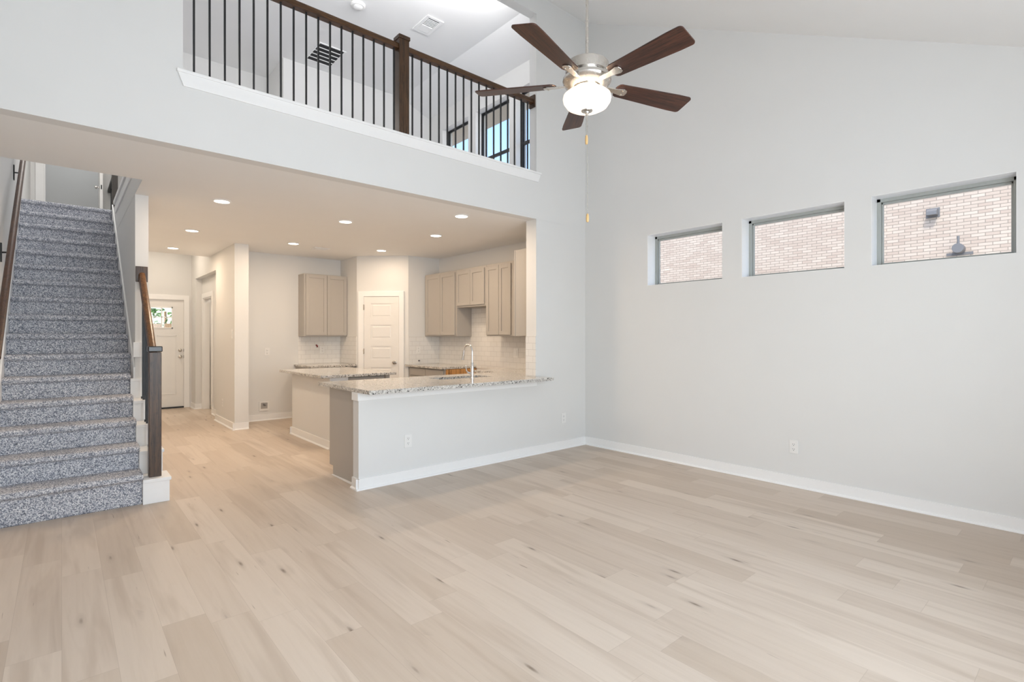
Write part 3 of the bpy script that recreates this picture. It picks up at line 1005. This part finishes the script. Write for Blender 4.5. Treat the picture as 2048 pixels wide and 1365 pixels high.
def right_cab(y0, y1, z0, z1, doors, label):
    c = thing('upper_cabinet', label, 'cabinet', (5.4, (y0 + y1) / 2, z0))
    M().box(XF + 0.021, XR - .001, y0, y1, z0, z1).build('body', CAB, c, bevel=0.002)
    for a, b in doors:
        shaker_door(a, b, z0 + 0.022 if z0 < 1.9 else z0 + 0.028, z1 - 0.035, pr, c)
    return c


right_cab(7.545, 8.61, 1.53, 2.70, [(7.592, 8.055), (8.062, 8.55)], 'tall greige wall cabinet next to the pantry, left of the range gap')
right_cab(6.70, 7.543, 2.035, 2.70, [(6.745, 7.128), (7.134, 7.54)], 'short greige wall cabinet above the range gap')
right_cab(5.41, 6.698, 1.53, 2.70, [(6.078, 6.363), (6.371, 6.69)], 'tall greige wall cabinet right of the range gap')
c = thing('upper_cabinet', 'greige wall cabinet seen side-on behind the kitchen jamb', 'cabinet', (5.1, 5.05, 1.53))
M().box(4.755, XF + 0.019, 5.052, 5.40, 1.53, 2.72).build('body', CAB, c, bevel=0.002)
M().box(4.75, XF - 0.03, 5.40, 5.421, 1.53, 2.72).build('door', CAB, c, bevel=0.002)

# base cabinets
c = thing('base_cabinet', 'greige base cabinets behind the bar half wall', 'cabinet', (3.4, 5.3, 0))
m = M()
m.box(2.27, 4.63, 4.987, 5.60, 0.0, 0.10)
m.box(2.27, 3.42, 4.987, 5.68, 0.10, ZK0 - .002); m.box(4.25, 4.63, 4.987, 5.68, 0.10, ZK0 - .002)
m.box(3.42, 4.25, 4.987, 5.68, 0.10, 0.70)
m.build('body', CAB, c, bevel=0.002)
m = M()
m.prism([(4.987, 0.0), (5.60, 0.0), (5.60, 0.10), (5.695, 0.10), (5.695, ZK0 - .003), (4.987, ZK0 - .003)], 'yz', 2.255, 2.269)
m.build('end_panel', CAB, c, bevel=0.002)
M().prism([(4.987, 0), (5.60, 0), (5.60, .006), (4.987, .022)], 'yz', 2.240, 2.2545).build('shoe_moulding', TRIM, c)
pk = lambda u, d, z: (u, 5.681 + d, z)
for a, b in ((2.262, 2.82), (2.83, 3.40), (3.43, 3.83), (3.84, 4.24), (4.27, 4.62)):
    shaker_door(a, b, 0.14, 0.92, pk, c)
# island
m = M()
m.box(2.73, 2.985, 6.885, 8.40, 0, ZK0 - .003)
struct(m.build('wall_island', WALL), 'white half wall side of the kitchen island', 'wall')
c = thing('base_cabinet', 'greige island cabinet under the granite slab', 'cabinet', (3.4, 7.8, 0))
m = M()
m.box(2.987, 3.60, 6.95, 8.36, 0.10, ZK0 - .003); m.box(3.0, 3.56, 7.02, 8.30, 0, 0.10)
m.build('body', CAB, c, bevel=0.002)
M().box(3.565, 3.625, 6.90, 6.948, 0.0, ZK0 - .003).build('corner_stile', CAB, c, bevel=0.002)
shaker_door(3.0, 3.55, 0.14, 0.94, lambda u, d, z: (u, 6.9495 - d, z), c)
# back wall base cabinet
c = thing('base_cabinet', 'greige base cabinet under the small back counter', 'cabinet', (3.8, 9.7, 0))
m = M()
m.box(3.335, 4.205, 9.36, YB - .002, 0.10, ZK0 - .003); m.box(3.36, 4.2, 9.42, YB - .05, 0, 0.10)
m.build('body', CAB, c, bevel=0.002)
pb = lambda u, d, z: (u, 9.3595 - d, z)
shaker_door(3.345, 3.77, 0.14, 0.80, pb, c); shaker_door(3.775, 4.2, 0.14, 0.80, pb, c)
for a, b in ((3.345, 3.77), (3.775, 4.2)):
    M().box(a, b, 9.3395, 9.3595, 0.815, 0.945).build('drawer_front', CAB, c, bevel=0.002)
# right wall base cabinets either side of the range gap
c = thing('base_cabinet', 'base cabinet with an orange raw side facing the range gap', 'cabinet', (5.25, 8.0, 0))
m = M()
m.box(4.93, XR - .002, 7.42, 8.612, 0.10, ZK0 - .003); m.box(4.99, XR - .002, 7.44, 8.60, 0, 0.10)
m.build('body', CAB, c, bevel=0.002)
M().box(4.95, XR - .003, 7.405, 7.4195, 0.0, ZK0 - .003).build('side_panel', CABIN, c)
px_ = lambda u, d, z: (4.9295 - d, u, z)
shaker_door(7.44, 8.01, 0.14, 0.80, px_, c); shaker_door(8.02, 8.58, 0.14, 0.80, px_, c)
for a, b in ((7.44, 8.01), (8.02, 8.58)):
    M().box(4.9095, 4.9295, a, b, 0.815, 0.945).build('drawer_front', CAB, c, bevel=0.002)
c = thing('base_cabinet', 'greige base cabinet in the corner right of the range gap', 'cabinet', (5.25, 6.2, 0))
m = M()
m.box(4.93, XR - .002, 5.70, 6.48, 0.10, ZK0 - .003); m.box(4.99, XR - .002, 5.72, 6.46, 0, 0.10)
m.build('body', CAB, c, bevel=0.002)
shaker_door(5.9, 6.46, 0.14, 0.94, px_, c)

# backsplash tile
struct(M().box(3.388, 4.211, YB - .010, YB, ZK1 + .001, 1.529).build('trim_5', TILE), 'white subway tile under the back wall cabinet', 'backsplash')
struct(M().box(PA[0] - .010, PA[0], 9.33, YB - .010, ZK1 + .001, 1.529).build('trim_6', TILE), 'white subway tile return beside the pantry', 'backsplash')
m = M()
m.box(XR - .010, XR, 5.052, 8.608, ZK1 + .001, 1.529); m.box(XR - .010, XR, 6.51, 7.40, 0.96, ZK1 + .001); m.box(XR - .010, XR, 6.70, 7.543, 1.529, 2.034)
struct(m.build('trim_7', TILE), 'white subway tile behind the range gap', 'backsplash')
struct(M().box(4.93, XR - .010, 8.608, 8.618, ZK1 + .001, 1.529).build('trim_8', TILE), 'white subway tile beside the pantry door', 'backsplash')
struct(M().box(4.630, 4.640, 4.862, 5.05, ZK1 + .001, 1.529).build('trim_9', TILE), 'white subway tile on the kitchen opening jamb', 'backsplash')
struct(M().box(4.64, XR - .010, 5.05, 5.0515, ZK1 + .001, 1.529).build('trim_10', TILE), 'white subway tile on the back of the stub wall', 'backsplash')


# ---- electrical plates; n = direction the plate faces
def plate(name, label, cat, p, n, w, h, kind='outlet', group=None):
    t = thing(name, label, cat, p, group=group)
    n = Vector(n).normalized()
    side = Vector((0, 0, 1)).cross(n)
    def slabm(m, du, dz, sw, sh, d0, d1):
        c = Vector(p) + side * du
        v = []
        for d in (d0, d1):
            for a, b in ((-1, -1), (1, -1), (1, 1), (-1, 1)):
                q = c + side * (a * sw / 2) + n * d
                v.append(m.bm.verts.new((q.x, q.y, p[2] + dz + b * sh / 2)))
        for f in ((0, 1, 2, 3), (7, 6, 5, 4), (0, 4, 5, 1), (1, 5, 6, 2), (2, 6, 7, 3), (3, 7, 4, 0)):
            m.bm.faces.new([v[i] for i in f])
        return m
    slabm(M(), 0, 0, w, h, 0.0005, 0.007).build('cover_plate', PLASTIC, t, bevel=0.002)
    if kind == 'outlet':
        for dz in (-h * .18, h * .18):
            s = slabm(M(), 0, dz, w * .44, h * .26, 0.0065, 0.0095).build('socket', PLASTIC, t, bevel=0.002)
            m = M()
            slabm(m, -w * .09, dz + h * .03, w * .035, h * .075, 0.009, 0.0101); slabm(m, w * .09, dz + h * .03, w * .035, h * .075, 0.009, 0.0101)
            slabm(m, 0, dz - h * .07, w * .07, h * .045, 0.009, 0.0101)
            m.build('slot', SLOT, s)
    else:
        slabm(M(), 0, 0, w * .42, h * .56, 0.0065, 0.012).build('rocker', PLASTIC, t, bevel=0.002)
    return t


plate('wall_outlet', 'white outlet low on the right wall', 'outlet', (XR, 2.087, 0.402), (-1, 0, 0), 0.085, 0.135)
plate('wall_outlet', 'white outlet on the bar half wall near its left end', 'outlet', (2.765, YW, 0.416), (0, -1, 0), 0.088, 0.138)
plate('wall_outlet', 'white outlet near the room corner right of the bar', 'outlet', (5.15, YW, 0.414), (0, -1, 0), 0.085, 0.135)
plate('wall_outlet', 'white outlet halfway up the fridge space wall', 'outlet', (2.831, YB, 1.248), (0, -1, 0), 0.09, 0.135)
plate('wall_outlet', 'small white outlet low on the hall wall', 'outlet', (2.125, 10.15, 0.37), (-1, 0, 0), 0.085, 0.135)
plate('wall_outlet', 'white outlet in the tile beside the pantry door', 'outlet', (5.12, 8.607, 1.276), (0, -1, 0), 0.085, 0.135)
plate('wall_outlet', 'white outlet in the tile under the back wall cabinet', 'outlet', (3.84, YB - .01, 1.27), (0, -1, 0), 0.085, 0.135)
plate('light_switch', 'white light switch on the hall column side', 'switch', (2.125, 9.47, 1.57), (-1, 0, 0), 0.11, 0.15, 'switch')
plate('light_switch', 'white switch in the tile right of the range gap', 'switch', (XR - .0105, 6.33, 1.255), (-1, 0, 0), 0.12, 0.15, 'switch')

# ice-maker water box, cable stub, pipe stub
t = thing('water_valve_box', 'white recessed water valve box low in the fridge space', 'valve box', (2.78, YB, 0.267))
m = M()
x0, x1, z0, z1 = 2.695, 2.865, 0.175, 0.345
m.panel('y', YB - .012, YB - .001, x0, x1, z0, z1, [(x0 + .028, x1 - .028, z0 + .035, z1 - .025)])
m.build('frame', PLASTIC, t, bevel=0.002)
M().box(x0 + .028, x1 - .028, YB - .004, YB - .001, z0 + .035, z1 - .025).build('recess', plain('valve_recess', (0.42, 0.40, 0.38), 0.6), t)
M().tube([(2.78, YB - .003, 0.285), (2.78, YB - .03, 0.285)], 0.014, 12).build('valve', NICKEL, t, smooth=True)
M().tube([(2.762, YB - .026, 0.298), (2.80, YB - .026, 0.275)], 0.009, 8).build('lever', METALG, t, smooth=True)
tag(M().tube([(3.724, YB - .010, 1.36), (3.722, YB - .03, 1.362), (3.732, YB - .045, 1.345), (3.735, YB - .042, 1.32)], 0.012, 8).build('cable_stub', RED, smooth=True, origin=(3.724, YB, 1.35)), 'dark red cable stub poking out of the back wall tile', 'cable')
tag(M().tube([(5.13, 8.608, 1.067), (5.13, 8.58, 1.067)], 0.014, 10).build('pipe_stub', METALG, smooth=True, origin=(5.13, 8.6, 1.067)), 'dark pipe stub in the tile beside the pantry', 'pipe')

# ================================================================== CEILING FITTINGS
first = None
LIGHTS = [(1.36, 6.54, 'recessed light nearest the stair column, front left of the kitchen ceiling'),
          (1.41, 8.62, 'recessed light in the hall ceiling, second back from the stair column'),
          (1.44, 10.52, 'recessed light farthest down the hall'),
          (2.835, 6.62, 'recessed light above the gap between bar and island'),
          (2.857, 8.725, 'recessed light above the back end of the island'),
          (3.812, 5.36, 'recessed light nearest the bar, above the faucet'),
          (4.25, 6.634, 'recessed light in front of the range gap'),
          (4.258, 8.41, 'recessed light in front of the pantry door')]
for x, y, lb in LIGHTS:
    if first is None:
        first = thing('recessed_light', lb, 'ceiling light', (x, y, ZC), group='kitchen recessed lights')
        M().lathe([(0.075, ZC - .001), (0.098, ZC - .001), (0.098, ZC - .006), (0.08, ZC - .012), (0.075, ZC - .006)], x, y, 32, closed=True).build('trim_ring', TRIM, first, smooth=True)
        M().lathe([(0.078, ZC - .0015), (0.078, ZC - .007), (0.05, ZC - .010), (0.004, ZC - .011)], x, y, 32).build('lens', LENS, first, smooth=True)
    else:
        o = copy_tree(first)
        o.location = (x * K, y * K, ZC * K)
        o['label'] = lb
    ld = bpy.data.lights.new('downlight', 'AREA')
    ld.shape = 'DISK'
    ld.size = 0.13
    ld.energy = DOWN * (0.55 if x > 4.2 and y > 8 else 0.8 if x < 1.42 and 8 < y < 9 else 1.0)
    ld.color = (1.0, 0.775, 0.56)
    lo = bpy.data.objects.new('downlight', ld)
    lo.location = (x * K, y * K, (ZC - .016) * K)
    COL.objects.link(lo)


def vent(label, x0, x1, y0, y1, z, n, slat_mat, dark=True, sw=0.009, fr=0.028):
    t = thing('ceiling_vent', label, 'vent', ((x0 + x1) / 2, (y0 + y1) / 2, z))
    m = M()
    m.box(x0, x1, y0, y0 + fr, z - .014, z - .001); m.box(x0, x1, y1 - fr, y1, z - .014, z - .001)
    m.box(x0, x0 + fr, y0 + fr, y1 - fr, z - .014, z - .001); m.box(x1 - fr, x1, y0 + fr, y1 - fr, z - .014, z - .001)
    m.build('frame', TRIM, t, bevel=0.002)
    M().box(x0 + fr, x1 - fr, y0 + fr, y1 - fr, z - .004, z - .001).build('grille_back', DARK if dark else METALG, t)
    for k in range(1, n):
        yy = y0 + fr + (y1 - y0 - 2 * fr) * k / n
        M().box(x0 + fr, x1 - fr, yy - sw, yy + sw, z - .013, z - .006).build('slat', slat_mat, t)
    return t


vent('large square return vent with dark slots on the loft ceiling', 3.06, 3.50, 8.14, 8.78, ZT, 5, TRIM, fr=0.022)
t = vent('small white supply vent on the loft ceiling', 3.98, 4.26, 6.43, 6.87, ZT, 11, TRIM, fr=0.045, sw=0.006)
M().box(4.03, 4.21, 6.67, 6.82, ZT - .016, ZT - .002).build('damper_plate', TRIM, t)
vent('flat white vent in the kitchen ceiling near the back wall', 3.24, 3.50, 8.82, 9.02, ZC, 5, TRIM, dark=False)
t = thing('smoke_detector', 'round white smoke detector on the loft ceiling', 'smoke detector', (3.127, 6.88, ZT))
M().lathe([(0.10, ZT - .001), (0.10, ZT - .02), (0.085, ZT - .035), (0.078, ZT - .036)], 3.127, 6.88, 32).build('base', PLASTIC, t, smooth=True)
M().lathe([(0.062, ZT - .034), (0.062, ZT - .05), (0.045, ZT - .062), (0.004, ZT - .064)], 3.127, 6.88, 32).build('cover', PLASTIC, t, smooth=True)

# ================================================================== CEILING FAN
HX, HY, HZ = 2.482, 2.14, 3.102
fan = thing('ceiling_fan', 'five-blade ceiling fan with lit bowl hanging over the living room', 'ceiling fan', (HX, HY, HZ))
zc = vault(HY)
M().tube([(HX, HY, HZ + .10), (HX, HY, zc + .02)], 0.0095, 14).build('downrod', NICKEL, fan, smooth=True)
M().lathe([(0.03, zc - .11), (0.07, zc - .075), (0.085, zc - .02), (0.085, zc + .08)], HX, HY, 28).build('canopy', NICKEL, fan, smooth=True)
prof = [(0.02, .125), (0.128, .122), (0.135, .115), (0.135, .055), (0.128, .048), (0.150, .03), (0.152, .012), (0.142, -.004), (0.112, -.018), (0.10, -.022), (0.08, -.024)]
M().lathe([(r, HZ + z) for r, z in prof], HX, HY, 48).build('motor_housing', NICKEL, fan, smooth=True)
M().lathe([(r, HZ + z) for r, z in [(0.085, -.022), (0.085, -.034), (0.05, -.036), (0.05, -.048), (0.03, -.052), (0.007, -.056), (0.007, -.165)]], HX, HY, 36).build('light_fitter', NICKEL, fan, smooth=True)
outer = [(0.092, -.052), (0.128, -.062), (0.147, -.078), (0.150, -.095), (0.146, -.115), (0.128, -.142), (0.095, -.16), (0.05, -.169), (0.012, -.171)]
inner = [(max(r - 0.006, 0.006), z + 0.005) for r, z in outer][::-1]
M().lathe([(r, HZ + z) for r, z in outer + inner], HX, HY, 48, closed=True).build('glass_bowl', BOWL, fan, smooth=True)
M().lathe([(r, HZ + z) for r, z in [(0.03, -.166), (0.036, -.170), (0.034, -.174), (0.016, -.178), (0.014, -.185), (0.009, -.19), (0.009, -.198), (0.003, -.200)]], HX, HY, 24).build('finial', NICKEL, fan, smooth=True)


def blade_meshes(ang):
    """blade along +x, pitched, then turned; returns (blade, arm) builders"""
    L0, L1 = 0.195, 0.735
    out = []
    n = 10
    top, bot = [], []
    w0, w1 = 0.056, 0.076
    pts = []
    # outline, rounded root and softly rounded tip corners
    pts += [(L0 + 0.03, -w0), (L1 - 0.10, -w1)]
    for k in range(5):
        a = -math.pi / 2 + (math.pi / 2) * k / 4
        pts.append((L1 - 0.022 + 0.022 * math.cos(a), -w1 + 0.022 + 0.022 * math.sin(a)))
    for k in range(5):
        a = (math.pi / 2) * k / 4
        pts.append((L1 - 0.03 + 0.022 * math.cos(a) , w1 - 0.022 + 0.022 * math.sin(a)))
    pts += [(L1 - 0.10, w1), (L0 + 0.03, w0)]
    for k in range(1, 6):
        a = math.pi / 2 + math.pi * k / 6
        pts.append((L0 + 0.03 + 0.03 * math.cos(a), w0 * math.sin(a)))
    b = M().prism(pts, 'xy', -0.004, 0.004)
    arm = M()
    arm.prism([(0.09, -0.016), (0.20, -0.020), (0.255, -0.030), (0.275, -0.022), (0.28, 0), (0.275, 0.022), (0.255, 0.030), (0.20, 0.020), (0.09, 0.016)], 'xy', -0.012, -0.0045)
    for sx, sy in ((0.25, -.015), (0.25, .015)):
        arm.lathe([(0.006, -0.012), (0.006, -0.016), (0.002, -0.017)], sx, sy, 10)
    pitch = Matrix.Rotation(R(-13), 4, 'X')
    for m in (b, arm):
        m.rot(pitch)
    return b, arm


TX, TY = -0.024, 0.043          # slight lean of the rotor
for k in range(5):
    a = R(266.1 + 72 * k)
    lean = math.atan(TX * math.cos(a) + TY * math.sin(a))
    b, arm = blade_meshes(a)
    bo = b.build('blade', WALNUT, fan, bevel=0.0015, local=True)
    ao = arm.build('blade_arm', NICKEL, bo, bevel=0.002, local=True)
    bo.rotation_euler = (0, -lean, a)
for dx, zs, ze, zf in ((-0.004, -.19, -.325, -.382), (0.005, -.19, -.815, -.868)):
    ch = M().tube([(HX + dx, HY, HZ + zs), (HX + dx, HY, HZ + ze)], 0.0022, 6).build('pull_chain', NICKEL, fan)
    M().lathe([(0.003, HZ + ze + .002), (0.008, HZ + ze - .006), (0.0095, HZ + ze - .03), (0.008, HZ + zf + .004), (0.003, HZ + zf)], HX + dx, HY, 14).build('pull_fob', FOB, ch, smooth=True)
for k in range(2):
    pd = bpy.data.lights.new('fan_bulb', 'POINT')
    pd.energy = 20
    pd.color = (1.0, 0.74, 0.5)
    pd.shadow_soft_size = 0.03
    po = bpy.data.objects.new('fan_bulb', pd)
    po.location = ((HX + (0.07 if k else -0.07)) * K, HY * K, (HZ - .085) * K)
    COL.objects.link(po)

# ================================================================== OUTSIDE
NBX = 14.5
nb = thing('neighbour_house', 'pale brick wall of the house next door seen through the high windows', 'house', (NBX, 6, -0.3))
M().box(NBX, NBX + 0.4, -6, 26, -0.3, 7.2).build('brick_wall', BRICK, nb)
t = thing('wall_vent', 'dark hooded vent high on the brick wall outside', 'vent', (NBX, 2.53, 4.25))
M().prism([(NBX - .001, 4.19), (NBX - .17, 4.19), (NBX - .17, 4.27), (NBX - .08, 4.33), (NBX - .001, 4.33)], 'xz', 2.44, 2.62).build('hood', METALG, t, bevel=0.004)
M().box(NBX - .012, NBX, 2.41, 2.65, 4.15, 4.36).build('flange', METALG, t)
t = thing('flue_pipe', 'grey capped flue pipe low on the brick wall outside', 'pipe', (NBX, 2.08, 3.38))
M().tube([(NBX - .001, 2.08, 3.40), (NBX - .24, 2.08, 3.40)], 0.10, 16).build('duct', METALG, t, smooth=True)
M().tube([(NBX - .16, 2.08, 3.42), (NBX - .16, 2.08, 3.66)], 0.022, 12).build('pipe', METALG, t, smooth=True)
M().box(NBX - .012, NBX, 1.86, 2.30, 3.27, 3.33).build('flange', METALG, t)
struct(M().box(-30, 40, -12, 45, -0.4, -0.14).build('ground', BOUNCE_GROUND), 'pale ground around the house', 'ground')
f = thing('garden_fence', 'wooden fence seen through the front door panes', 'fence', (1.5, 24, -0.14))
for k in range(22):
    M().box(-3.5 + k * .5, -3.5 + k * .5 + .44, 24, 24.04, -0.14, 2.05 + random.uniform(-.02, .02)).build('board', FENCE, f)


def shrub(x, y, r, label):
    m = M()
    for k in range(420):
        u, v = random.uniform(-1, 1), random.uniform(0, 6.283)
        rr = r * random.uniform(.6, 1)
        s = math.sqrt(1 - u * u)
        c = Vector((x + rr * s * math.cos(v), y + rr * s * math.sin(v), r * .9 + rr * u + 1.2))
        a = Vector((random.uniform(-1, 1), random.uniform(-1, 1), random.uniform(-1, 1))).normalized()
        b = a.orthogonal().normalized()
        q = 0.13
        vs = [m.bm.verts.new(c + a * q), m.bm.verts.new(c + b * q * .5), m.bm.verts.new(c - a * q), m.bm.verts.new(c - b * q * .5)]
        m.bm.faces.new(vs)
    t = thing('garden_tree', label, 'tree', (x, y, -0.14))
    m.build('foliage', LEAF, t)
    M().tube([(x, y, -.14), (x, y, r + 1.2)], [0.09, 0.05], 8).build('trunk', FENCE, t)


shrub(0.6, 27.5, 1.3, 'leafy tree beyond the fence, left in the front door panes')
shrub(3.6, 28.5, 1.5, 'leafy tree beyond the fence, right in the front door panes')

for o in COL.objects:
    if '_o' in o:
        del o['_o']
